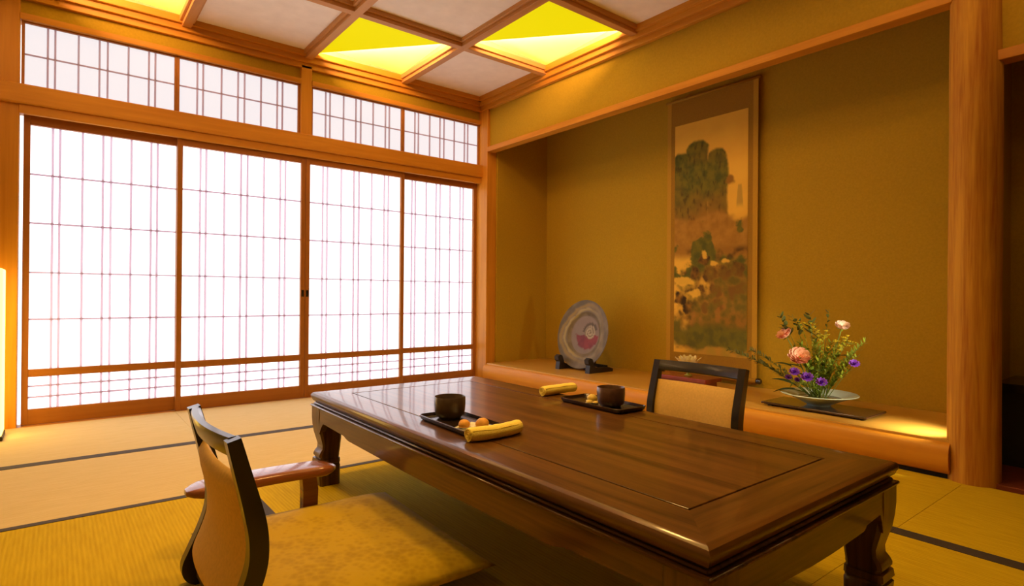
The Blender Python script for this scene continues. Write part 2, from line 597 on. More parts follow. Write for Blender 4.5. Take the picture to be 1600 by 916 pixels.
def coffer_light(k, j, label):
    x0, x1, y0, y1 = GX[k + 1] + 0.03, GX[k] - 0.03, GY[j + 1] + 0.03, GY[j] - 0.03
    cx, cy = (x0 + x1) / 2, (y0 + y1) / 2
    w, h = (x1 - x0) / 2, (y1 - y0) / 2
    t = thing('ceiling_light', label, 'ceiling light', (cx, cy, 2.445), 0, 'ceiling lights in the coffers')
    # housing: open box
    bm = boxes([(-w - 0.01, w + 0.01, -h - 0.01, h + 0.01, 0.20, 0.21), (-w - 0.01, -w, -h, h, 0.03, 0.20), (w, w + 0.01, -h, h, 0.03, 0.20),
                (-w, w, -h - 0.01, -h, 0.03, 0.20), (-w, w, h, h + 0.01, 0.03, 0.20)])
    link('lamp_housing', bm, HOUSE, t)
    bm = BM()
    prism(bm, [(-w, h), (-w, -h), (w, -h)], 2, 0.012, 0.016)
    link('yellow_paper', bm, YPAN, t)
    bm = BM()
    A, B_, C_ = (-w, h), (w, -h), (w, h)
    lo = [bm.verts.new((A[0], A[1], 0.080)), bm.verts.new((B_[0], B_[1], 0.080)), bm.verts.new((C_[0], C_[1], 0.03))]
    hi = [bm.verts.new((A[0], A[1], 0.084)), bm.verts.new((B_[0], B_[1], 0.084)), bm.verts.new((C_[0], C_[1], 0.034))]
    bm.faces.new(lo)
    bm.faces.new(hi)
    for i in range(3):
        q = (i + 1) % 3
        bm.faces.new((lo[i], lo[q], hi[q], hi[i]))
    link('white_paper', bm, WPAN, t)
    ld = bpy.data.lights.new('coffer_tube', 'AREA')
    ld.shape = 'RECTANGLE'
    ln = math.hypot(2 * w, 2 * h) * 0.985
    ld.size, ld.size_y = ln, 0.05
    ld.energy = STRIP_W
    ld.color = WARM
    lo_ = bpy.data.objects.new('coffer_tube', ld)
    COL.objects.link(lo_)
    lo_.parent = t
    dx = Vector((2 * w, -2 * h, 0)).normalized()          # along the fold
    n = Vector((dx.y * -1, dx.x, 0))                      # towards the white side
    if n.x < 0:
        n = -n
    zdir = -(n * 0.80 + Vector((0, 0, 0.60))).normalized()   # light shines along -Z
    yax = zdir.cross(dx).normalized()
    m = Matrix.Identity(4)
    for i in range(3):
        m[i][0], m[i][1], m[i][2] = dx[i], yax[i], zdir[i]
    p = -n * 0.03
    m[0][3], m[1][3], m[2][3] = p.x, p.y, 0.042
    lo_.matrix_local = m
    if (k, j) in FILL:                                    # added fill lamp, not part of the coffer's own light
        dd = bpy.data.lights.new('coffer_fill', 'AREA')
        dd.size = 0.22
        dd.spread = math.radians(125)
        dd.energy = FILL_W
        dd.color = (1.0, 0.54, 0.14)
        do = bpy.data.objects.new('coffer_fill', dd)
        COL.objects.link(do)
        do.parent = t
        do.location = (w * 0.3, h * 0.3, 0.02)
    return t


where = {(1, 0): 'triangular yellow and white coffer light against the shoji wall, centre of the photo',
         (3, 0): 'triangular coffer light at the top left corner of the photo',
         (0, 1): 'triangular yellow and white coffer light beside the alcove frieze'}
for (k, j) in sorted(LIT):
    coffer_light(k, j, where.get((k, j), 'coffer light out of the photo, column %s from the alcove, row %s from the shoji' % (['first', 'second', 'third', 'fourth', 'fifth'][k], ['first', 'second', 'third', 'fourth', 'fifth'][j])))

# paper floor lamp at the left edge
t = thing('floor_lamp', 'tall glowing white paper floor lamp at the left edge, beside the post', 'floor lamp', (-3.205, -0.225, 0.0))
link('lamp_base', boxes([(-0.098, 0.098, -0.098, 0.098, 0.0, 0.022)], 0.004), BLACKMATTE, t)
bm = BM()
box(bm, -0.094, 0.094, -0.094, 0.094, 0.022, 0.86, bev=0.008)
link('lamp_shade', bm, emit('lamp_paper', (1.0, 0.62, 0.10), LAMP, (0.8, 0.7, 0.5)), t)
bm = BM()
for sx in (-1, 1):
    for sy in (-1, 1):
        box(bm, sx * 0.095 - 0.005, sx * 0.095 + 0.005, sy * 0.095 - 0.005, sy * 0.095 + 0.005, 0.02, 0.868)
bm.free()
link('lamp_top', boxes([(-0.06, 0.06, -0.06, 0.06, 0.86, 0.868)], 0.002), BLACKMATTE, t)

# ------------------------------------------------------------------ low table
TX0, TX1, TY0, TY1, TZ = -2.107, -1.313, -3.624, -1.845, 0.357
tcx, tcy = (TX0 + TX1) / 2, (TY0 + TY1) / 2
table = thing('low_table', 'long low dark polished wooden table in the middle of the tatami room', 'table', (tcx, tcy, 0))
HW, HL = (TX1 - TX0) / 2, (TY1 - TY0) / 2
prof = [(0.030, 0.318), (0.014, 0.320), (0.006, 0.326), (0.003, 0.334), (0.0, 0.339), (0.0, 0.347), (0.004, 0.3535), (0.011, 0.3565), (0.020, 0.357), (0.1185, 0.357), (0.1195, 0.355), (0.1195, 0.330), (0.06, 0.325)]


def corner(i, ins):
    sx, sy = [(-1, -1), (1, -1), (1, 1), (-1, 1)][i]
    return (sx * (HW - ins), sy * (HL - ins))


for i in range(4):
    j = (i + 1) % 4
    bm = BM()
    A = [bm.verts.new((*corner(i, p[0]), p[1])) for p in prof]
    B_ = [bm.verts.new((*corner(j, p[0]), p[1])) for p in prof]
    for q in range(len(prof)):
        q2 = (q + 1) % len(prof)
        bm.faces.new((A[q], B_[q], B_[q2], A[q2]))
    bm.faces.new(A)
    bm.faces.new(B_[::-1])
    link('frame_board', bm, T_X if i % 2 == 0 else T_Y, table, smooth=35)
link('table_panel', boxes([(-HW + 0.1240, HW - 0.1240, -HL + 0.1240, HL - 0.1240, 0.330, 0.3568)], 0.0012), T_Y, table)
link('groove_bed', boxes([(-HW + 0.115, HW - 0.115, -HL + 0.115, HL - 0.115, 0.320, 0.332)]), GROOVE, table)
link('waist', boxes([(-HW + 0.016, HW - 0.016, -HL + 0.016, HL - 0.016, 0.306, 0.320)]), T_Y, table)


def apron_outline(half, leg):
    """half length; bottom edge with cusped cloud curve"""
    top = 0.3095
    pts = [(-half, top), (half, top)]
    right = []
    L = half - leg
    n = 40
    for q in range(n + 1):
        s = q / n                     # 0 at leg, 1 at the middle
        if s < 0.06:
            z = 0.205 + 0.047 * math.sin(s / 0.06 * PI / 2)
        elif s < 0.30:
            z = 0.252 - 0.006 * (s - 0.06) / 0.24
        elif s < 0.36:
            z = 0.246 - 0.010 * math.sin((s - 0.30) / 0.06 * PI / 2)
        else:
            z = 0.236 - 0.005 * min(1, (s - 0.36) / 0.5)
        right.append((L * (1 - s), z))
    pts.append((half, 0.205))
    pts += right
    pts += [(-x, z) for x, z in right[::-1][1:]]
    pts.append((-half, 0.205))
    return pts


for s in (-1, 1):
    bm = BM()
    o = apron_outline(HL - 0.085, 0.002)
    x = s * (HW - 0.003)
    prism(bm, o, 0, x, x - s * 0.024)
    link('apron', bm, T_Y, table)
    bm = BM()
    o = apron_outline(HW - 0.085, 0.002)
    y = s * (HL - 0.003)
    prism(bm, o, 1, y, y - s * 0.024)
    link('apron', bm, T_X, table)
# small bead mouldings along the aprons' top
bm = BM()
for q, (ins, z) in enumerate(((0.001, 0.307), (0.012, 0.3145))):
    for i in range(4):
        a, c = corner(i, ins), corner((i + 1) % 4, ins)
        tube(bm, [(*a, z), (*c, z)], 0.0042, 6)
link('bead_moulding', bm, T_Y, table, smooth=True)
LEG = [(0.310, 0.0, 0.098), (0.262, 0.0, 0.096), (0.235, 0.002, 0.090), (0.205, 0.006, 0.086), (0.178, 0.013, 0.078), (0.158, 0.018, 0.071), (0.142, 0.017, 0.071),
       (0.130, 0.010, 0.077), (0.120, 0.006, 0.080), (0.112, 0.006, 0.080), (0.110, 0.011, 0.074), (0.104, 0.011, 0.074), (0.102, 0.004, 0.084), (0.086, 0.002, 0.087),
       (0.084, 0.007, 0.080), (0.078, 0.007, 0.080), (0.074, 0.003, 0.086), (0.030, 0.006, 0.082), (0.0, 0.010, 0.078)]
for sx in (-1, 1):
    for sy in (-1, 1):
        bm = BM()
        secs = []
        for z, off, sz in LEG:
            ox, oy = sx * (HW - 0.001 - off), sy * (HL - 0.001 - off)
            ix, iy = ox - sx * sz, oy - sy * sz
            c = 0.10 * sz
            lp = []
            for (px, py, qx, qy) in ((ox, oy, -sx, -sy), (ix, oy, sx, -sy), (ix, iy, sx, sy), (ox, iy, -sx, sy)):
                lp.append(((px, py), (qx, qy)))
            ring = []
            order = [(ox, oy), (ix, oy), (ix, iy), (ox, iy)]
            for w in range(4):
                p0, p1, p2 = order[w - 1], order[w], order[(w + 1) % 4]
                d0 = Vector((p0[0] - p1[0], p0[1] - p1[1])).normalized()
                d2 = Vector((p2[0] - p1[0], p2[1] - p1[1])).normalized()
                ring.append((p1[0] + d0.x * c, p1[1] + d0.y * c, z))
                ring.append((p1[0] + d2.x * c, p1[1] + d2.y * c, z))
            secs.append(ring)
        loft(bm, secs)
        link('leg', bm, T_Z, table, smooth=40)

# ------------------------------------------------------------------ zaisu: legless floor chairs
FABRIC = plain('tan_backrest_fabric', (0.66, 0.42, 0.11), 0.75, 0.08, 120, 0.1, 0.3)
CHAIRBLACK = plain('black_chair_lacquer', (0.012, 0.009, 0.008), 0.3, 0.1, 20, 0, 0.35, coat=0.25)
SEATW = wood('dark_seat_wood', (0.05, 0.028, 0.018), (0.03, 0.015, 0.01), axis=0, rough=0.4)
PR = [(-0.270, 0.455), (-0.252, 0.385), (-0.234, 0.315), (-0.222, 0.255), (-0.222, 0.195), (-0.238, 0.140), (-0.262, 0.085), (-0.276, 0.050), (-0.270, 0.026), (-0.245, 0.014), (-0.20, 0.012), (-0.05, 0.012)]


def smooth_path(pts, n=6):
    out = []
    P = [Vector(p) for p in pts]
    for i in range(len(P) - 1):
        p0, p1, p2, p3 = P[max(i - 1, 0)], P[i], P[i + 1], P[min(i + 2, len(P) - 1)]
        for k in range(n):
            t_ = k / n
            out.append(0.5 * ((2 * p1) + (p2 - p0) * t_ + (2 * p0 - 5 * p1 + 4 * p2 - p3) * t_ ** 2 + (3 * p1 - p0 - 3 * p2 + p3) * t_ ** 3))
    out.append(P[-1])
    return out


PRS = smooth_path([(a, c) for a, c in PR], 5)


def ribbon(bm, path, th, y0, y1, bow=None):
    """solid strip following a path in the x-z plane, between y0 and y1"""
    n = len(path)
    nrm = []
    for i in range(n):
        t_ = (path[min(i + 1, n - 1)] - path[max(i - 1, 0)]).normalized()
        nrm.append(Vector((-t_.y, t_.x)))
    outline = [path[i] + nrm[i] * (th(i) if callable(th) else th) / 2 for i in range(n)] + [path[i] - nrm[i] * (th(i) if callable(th) else th) / 2 for i in range(n)][::-1]
    m = len(outline)
    A = [bm.verts.new((p.x, y0, p.y)) for p in outline]
    B_ = [bm.verts.new((p.x, y1, p.y)) for p in outline]
    for i in range(n - 1):
        bm.faces.new((A[i], A[i + 1], A[m - 2 - i], A[m - 1 - i]))
        bm.faces.new((B_[m - 1 - i], B_[m - 2 - i], B_[i + 1], B_[i]))
    for i in range(m):
        j = (i + 1) % m
        bm.faces.new((A[i], B_[i], B_[j], A[j]))


def chair(label, loc, rz):
    t = thing('floor_chair', label, 'floor chair', loc, rz, 'legless floor chairs at the table')
    for s in (-1, 1):
        bm = BM()
        ribbon(bm, PRS, lambda i: 0.027 + 0.011 * min(1, i / 12), s * 0.193, s * 0.225)
        bmesh.ops.bevel(bm, geom=[e for e in bm.edges if e.is_manifold and e.calc_face_angle(0) > 1.2], offset=0.004, segments=2, affect='EDGES')
        link('stile', bm, CHAIRBLACK, t, smooth=40)
    # bowed top rail
    bm = BM()
    secs = []
    for k in range(17):
        y = -0.197 + 0.394 * k / 16
        bow = -0.022 * (1 - (y / 0.197) ** 2)
        sec = []
        for (dx, z) in ((-0.008, 0.456), (0.006, 0.458), (0.010, 0.452), (0.012, 0.418), (0.008, 0.413), (-0.006, 0.411), (-0.010, 0.416), (-0.012, 0.450)):
            lean = (0.455 - z) * 0.25
            sec.append((-0.266 + dx + bow + lean, y, z))
        secs.append(sec)
    loft(bm, secs)
    link('top_rail', bm, CHAIRBLACK, t, smooth=40)
    # upholstered back panel following the S curve
    path = [p for p in PRS if 0.085 < p.y < 0.372]
    bm = BM()
    secs = []
    for i, p in enumerate(path):
        f = i / (len(path) - 1)
        t_ = (path[min(i + 1, len(path) - 1)] - path[max(i - 1, 0)]).normalized()
        nx, nz = -t_.y, t_.x
        if nx < 0:
            nx, nz = -nx, -nz
        edge = min(1, f * 9, (1 - f) * 9) ** 0.5
        ring = []
        N = 12
        for side in (1, -1):
            rng = range(N + 1) if side == 1 else range(N, -1, -1)
            for k in rng:
                y = -0.194 + 0.388 * k / N
                e2 = max(0.0, 1 - abs(y / 0.194) ** 6)
                bow = -0.016 * (1 - (y / 0.194) ** 2)
                th = (0.004 + 0.010 * edge * e2) if side == 1 else -(0.017 * edge ** 0.3 + 0.005 * edge * e2)
                ring.append((p.x + nx * th + bow, y, p.y + nz * th))
        secs.append(ring)
    loft(bm, secs)
    o = link('back_panel', bm, FABRIC, t, smooth=60)
    o['label'] = 'tan upholstered back panel'
    bm = BM()
    box(bm, -0.262, 0.235, -0.20, 0.20, 0.016, 0.034, bev=0.004)
    link('seat_board', bm, SEATW, t)
    return t


ch1 = chair('black framed floor chair with tan back in the foreground, seen from behind', (-2.352, -2.668, 0.0), 0.0)
ch2 = copy_tree(ch1)
ch2.location = (-0.994, -2.682, 0.0)
ch2.rotation_euler = (0, 0, PI)
ch2['label'] = 'black framed floor chair with tan back across the table, before the alcove'

# gold floor cushion on the near chair
CUSH, nt, b = base_mat('gold_cushion_cloth', 0.7)
v = coords(nt, (1, 1, 1))
f1 = noise_node(nt, v, 9, 3)
v2 = nt.nodes.new('ShaderNodeTexVoronoi')
v2.inputs['Scale'].default_value = 60
nt.links.new(v, v2.inputs['Vector'])
mulf = nt.nodes.new('ShaderNodeMath')
mulf.operation = 'MULTIPLY_ADD'
nt.links.new(v2.outputs['Distance'], mulf.inputs[0])
mulf.inputs[1].default_value = 0.35
nt.links.new(f1, mulf.inputs[2])
nt.links.new(ramp(nt, mulf.outputs[0], [(0.45, (0.36, 0.235, 0.008)), (0.72, (0.47, 0.325, 0.012))]), b.inputs['Base Color'])
bump(nt, b, v2.outputs['Distance'], 0.15, 0.004)
b.inputs['Specular IOR Level'].default_value = 0.08
cush = thing('floor_cushion', 'square gold patterned cushion lying on the near floor chair', 'cushion', (-2.305, -2.612, 0.034), math.radians(-1.5))
bm = BM()
N = 44
grid = {}
for side in (1, -1):
    for i in range(N + 1):
        for j in range(N + 1):
            u, w = 2 * i / N - 1, 2 * j / N - 1
            edge = (i in (0, N) or j in (0, N))
            if side == -1 and edge:
                grid[(side, i, j)] = grid[(1, i, j)]
                continue
            pin = 1 - 0.035 * (1 - abs(u) ** 2) * abs(w) ** 3
            pin2 = 1 - 0.035 * (1 - abs(w) ** 2) * abs(u) ** 3
            hgt = ((1 - abs(u) ** 5) * (1 - abs(w) ** 5)) ** 0.55
            z = 0.024 + (0.034 * hgt if side == 1 else -0.0235 * min(1, hgt * 1.6))
            if side == 1:
                z += 0.004 * noise.noise(Vector((u * 2.2, w * 2.2, 0.3))) * hgt
            grid[(side, i, j)] = bm.verts.new((0.298 * u * pin2, 0.335 * w * pin, z))
for side in (1, -1):
    for i in range(N):
        for j in range(N):
            q = [grid[(side, i, j)], grid[(side, i + 1, j)], grid[(side, i + 1, j + 1)], grid[(side, i, j + 1)]]
            bm.faces.new(q if side == 1 else q[::-1])
link('cushion_cover', bm, CUSH, cush, smooth=True)

# wooden armrest standing beside the near chair
ARMW = wood('red_brown_armrest_wood', (0.30, 0.10, 0.038), (0.16, 0.048, 0.016), axis=0, rough=0.25, grain=12, coat=0.6, coat_rough=0.08)
arm = thing('armrest', 'red brown wooden floor armrest standing left of the near chair', 'armrest', (-2.395, -2.275, 0.0))
bm = BM()
secs = []
for k in range(25):
    s = k / 24
    x = -0.215 + 0.43 * s
    e = min(1.0, (1 - abs(2 * s - 1)) * 5) ** 0.7
    wy = 0.022 + 0.034 * e
    hz = 0.007 + 0.010 * e
    ring = []
    for q in range(16):
        a = 2 * PI * q / 16
        ca, sa = math.cos(a), math.sin(a)
        ring.append((x, wy * math.copysign(abs(ca) ** 0.45, ca), 0.180 + 0.004 * math.cos((2 * s - 1) * 2) + hz * math.copysign(abs(sa) ** 0.5, sa)))
    secs.append(ring)
loft(bm, secs)
link('arm_board', bm, ARMW, arm, smooth=60)
for s in (-1, 1):
    bm = BM()
    out = [(0.152, 0.170), (0.108, 0.170), (0.112, 0.12), (0.112, 0.06), (0.106, 0.03), (0.092, 0.0), (0.162, 0.0), (0.158, 0.05), (0.160, 0.12)]
    prism(bm, [(s * x, z) for x, z in out], 1, -0.016, 0.016)
    link('support', bm, ARMW, arm)

# ------------------------------------------------------------------ tea settings on the table
TRAYM = plain('dark_tray_lacquer', (0.022, 0.012, 0.010), 0.25, 0.1, 20, 0, 0.5, coat=0.4)
CUPM = plain('dark_brown_glaze', (0.055, 0.034, 0.022), 0.35, 0.25, 60, 0.1, 0.5, coat=0.3)
CUPM2 = plain('red_brown_glaze', (0.085, 0.040, 0.030), 0.35, 0.25, 60, 0.1, 0.5, coat=0.3)
TEA = plain('green_tea', (0.10, 0.11, 0.03), 0.1)
TOWEL, nt, b = base_mat('yellow_towel_cloth', 0.9)
v = coords(nt, (1, 1, 1))
f = noise_node(nt, v, 320, 3)
nt.links.new(ramp(nt, f, [(0.3, (0.90, 0.74, 0.16)), (0.7, (0.96, 0.82, 0.22))]), b.inputs['Base Color'])
bump(nt, b, f, 0.5, 0.003)
WHITE = plain('white_paper', (0.72, 0.70, 0.68), 0.8)
SWEET = plain('orange_sweet', (0.72, 0.36, 0.06), 0.55, 0.2, 40)
SWEET2 = plain('yellow_sweet', (0.70, 0.52, 0.12), 0.55, 0.2, 40)


def tray(label, loc, rz):
    t = thing('serving_tray', label, 'tray', loc, rz, 'dark serving trays on the table')
    bm = BM()
    a, c = 0.072, 0.150
    def rr(hx, hy, z, r=0.016):
        pts = []
        for (sx, sy, a0) in ((1, 1, 0), (-1, 1, PI / 2), (-1, -1, PI), (1, -1, 3 * PI / 2)):
            for k in range(5):
                an = a0 + PI / 2 * k / 4
                pts.append((sx * (hx - r) + r * math.cos(an), sy * (hy - r) + r * math.sin(an), z))
        return pts
    secs = [rr(a - 0.008, c - 0.008, 0.0), rr(a - 0.004, c - 0.004, 0.004), rr(a, c, 0.015), rr(a - 0.003, c - 0.003, 0.0162), rr(a - 0.008, c - 0.008, 0.006), rr(a - 0.012, c - 0.012, 0.0048, 0.012)]
    loft(bm, secs)
    link('tray_body', bm, TRAYM, t, smooth=40)
    return t


tr1 = tray('dark rectangular tray on the near side of the table, in front of the gold cushion', (-1.945, -2.686, TZ), math.radians(-2))
tr2 = copy_tree(tr1)
tr2.location = (-1.376, -2.722, TZ)
tr2.rotation_euler = (0, 0, math.radians(178))
tr2['label'] = 'dark rectangular tray on the far side of the table, before the far chair'


def cup(label, loc, mat):
    t = thing('tea_cup', label, 'cup', loc, 0, 'dark tea cups on the trays')
    bm = BM()
    lathe(bm, [(0.0, 0.002), (0.030, 0.002), (0.031, 0.0), (0.034, 0.0), (0.036, 0.005), (0.044, 0.012), (0.0475, 0.024), (0.049, 0.045), (0.0485, 0.066), (0.0472, 0.068), (0.0458, 0.066), (0.045, 0.045), (0.043, 0.022), (0.036, 0.011), (0.0, 0.009)], 40)
    link('cup_body', bm, mat, t, smooth=50)
    bm = BM()
    lathe(bm, [(0.0, 0.049), (0.0451, 0.049), (0.0451, 0.047), (0.0, 0.047)], 40)
    link('tea', bm, TEA, t)
    return t


cup('dark olive brown tea cup on the near tray', (-1.932, -2.596, TZ + 0.0048), CUPM)
cup('reddish brown tea cup on the far tray', (-1.379, -2.768, TZ + 0.0048), CUPM2)


def towel(label, loc, rz, bend=0.012):
    t = thing('rolled_towel', label, 'towel', loc, rz, 'rolled yellow hand towels')
    bm = BM()
    secs = []
    R = 0.0195
    for k in range(23):
        s = k / 22
        x = -0.088 + 0.176 * s
        yb = bend * ((2 * s - 1) ** 2)
        rr_ = R * (0.90 + 0.10 * min(1, min(s, 1 - s) * 14) ** 0.5) + 0.0008 * noise.noise(Vector((s * 9, 1, 2)))
        ring = []
        for q in range(24):
            a = 2 * PI * q / 24
            wr = 1 + 0.05 * noise.noise(Vector((math.cos(a) * 1.5, math.sin(a) * 1.5, s * 3)))
            ring.append((x, yb + rr_ * wr * math.cos(a) * 1.1, R * 0.97 + rr_ * wr * math.sin(a) * 0.95))
        secs.append(ring)
    loft(bm, secs)
    # the rolled layers at both ends
    for sx in (-1, 1):
        pts = []
        for q in range(40):
            a = q * 0.45
            r = 0.002 + 0.0160 * q / 39
            pts.append((sx * 0.0885, bend + r * math.cos(a), R * 0.97 + r * math.sin(a)))
        tube(bm, pts, 0.0012, 4)
    # loose edge of the cloth
    tube(bm, [(-0.085 + 0.17 * s / 12, bend * (2 * s / 12 - 1) ** 2 - R * 0.85, R * 1.55 + 0.001 * math.sin(s)) for s in range(13)], 0.0018, 5)
    link('towel_roll', bm, TOWEL, t, smooth=60)
    return t


tw1 = towel('rolled yellow hand towel at the end of the near tray', (-1.952, -2.872, TZ), math.radians(1), 0.014)
tw2 = towel('rolled yellow hand towel left of the far tray, on bare table wood', (-1.338, -2.452, TZ), math.radians(2), -0.004)


def sweet(label, loc, r, m, squash=0.85, tuft=False):
    t = thing('wagashi_sweet', label, 'sweet', loc, random.random() * 6, 'small sweets on the trays')
    bm = BM()
    n = 14
    prof = [(0.0, 0.0), (r * 0.55, 0.0)]
    for k in range(1, n):
        a = -PI / 2 + PI * (0.22 + 0.78 * k / n)
        prof.append((r * math.cos(a), r * squash * (1 + math.sin(a)) - 0.0))
    prof.append((0.0, r * squash * 2))
    z0 = prof[2][1]
    prof = [prof[0], prof[1]] + [(p[0], max(0.0005, p[1] - z0 + 0.001)) for p in prof[2:]]
    lathe(bm, prof, 20)
    for vv in bm.verts:
        d = 1 + 0.08 * noise.noise(vv.co * 60)
        vv.co.x *= d
        vv.co.y *= d
    link('sweet_body', bm, m, t, smooth=True)
    bm = BM()
    lathe(bm, [(r * 0.9, 0.0), (r * 1.2, 0.004), (r * 1.18, 0.0046), (r * 0.9, 0.0008), (r * 0.9, 0.0)], 18)
    link('paper_cup', bm, WHITE, t)
    return t


tz = TZ + 0.0055
sheet = link('paper_sheet', boxes([(-0.05, 0.05, -0.055, 0.055, 0, 0.0007)]), WHITE)
sheet.location = (-1.940, -2.756, TZ + 0.0052)
sheet.rotation_euler = (0, 0, 0.35)
tag(sheet, 'small white paper under the orange sweets on the near tray', 'paper')
tz2 = TZ + 0.0062
sweet('small wrinkled orange sweet beside the cup on the near tray', (-1.975, -2.742, tz2), 0.017, SWEET)
sweet('larger round orange sweet beside the towel on the near tray', (-1.932, -2.772, tz2), 0.020, SWEET)
sweet('round yellow sweet beside the cup on the far tray', (-1.372, -2.672, tz), 0.019, SWEET2)
sweet('flat pale yellow sweet at the table-side rim of the far tray', (-1.404, -2.690, tz), 0.012, SWEET2, 0.6)
sweet('small pale sweet tucked against the cup on the far tray', (-1.392, -2.712 + 0.004, tz), 0.009, SWEET2, 0.6)

# ------------------------------------------------------------------ hanging scroll
scroll = thing('hanging_scroll', 'hanging scroll with painted green mountain landscape on the alcove wall', 'scroll', (D, -1.845, 0.0))
MOUNT = plain('brown_silk_mount', (0.32, 0.17, 0.012), 0.8, 0.1, 150, 0.05, 0.2)
MOUNT2 = plain('ochre_silk_border', (0.48, 0.27, 0.02), 0.8, 0.08, 150, 0.05, 0.2)
SX = -0.032
link('mounting', boxes([(SX, SX + 0.004, -0.318, 0.318, 0.205, 2.165)]), MOUNT, scroll)
link('side_border', boxes([(SX - 0.001, SX + 0.004, -0.352, -0.318, 0.205, 2.165), (SX - 0.001, SX + 0.004, 0.318, 0.352, 0.205, 2.165)]), MOUNT2, scroll)
bm = BM()
tube(bm, [(SX, -0.362, 2.172), (SX, 0.362, 2.172)], 0.010, 10)
link('top_rod', bm, MOUNT, scroll, smooth=True)
bm = BM()
tube(bm, [(SX, -0.352, 0.203), (SX, 0.352, 0.203)], 0.018, 14)
link('roller', bm, MOUNT, scroll, smooth=40)
for s in (-1, 1):
    bm = BM()
    tube(bm, [(SX, s * 0.352, 0.203), (SX, s * 0.358, 0.203), (SX, s * 0.375, 0.203), (SX, s * 0.382, 0.203)], [0.015, 0.019, 0.020, 0.014], 14)
    link('roller_knob', bm, BLACK, scroll, smooth=40)
bm = BM()
tube(bm, [(SX, -0.20, 2.18), (SX + 0.01, 0, 2.30), (SX, 0.20, 2.18)], 0.003, 6)
link('hanging_cord', bm, MOUNT, scroll)

# painting: a generic ink-and-colour landscape
NU, NV = 110, 330
pw, pz0, pz1 = 0.2845, 0.342, 1.988
bm = BM()
verts = [[bm.verts.new((SX - 0.0018, pw - 2 * pw * i / NU, pz1 + (pz0 - pz1) * j / NV)) for i in range(NU + 1)] for j in range(NV + 1)]
lay = bm.loops.layers.float_color.new('paint')


def fbm(x, y, s):
    return noise.fractal(Vector((x, y, s)), 1.0, 2.1, 5)


def lerp(a, c, t_):
    t_ = max(0.0, min(1.0, t_))
    return tuple(p + (q - p) * t_ for p, q in zip(a, c))


def sst(a, c, x):
    t_ = max(0.0, min(1.0, (x - a) / (c - a)))
    return t_ * t_ * (3 - 2 * t_)


GOLD, GREEN, DGREEN, BROWN, DARK, ORANGE = (0.82, 0.50, 0.06), (0.17, 0.15, 0.018), (0.085, 0.095, 0.018), (0.30, 0.15, 0.022), (0.050, 0.030, 0.012), (0.52, 0.21, 0.04)


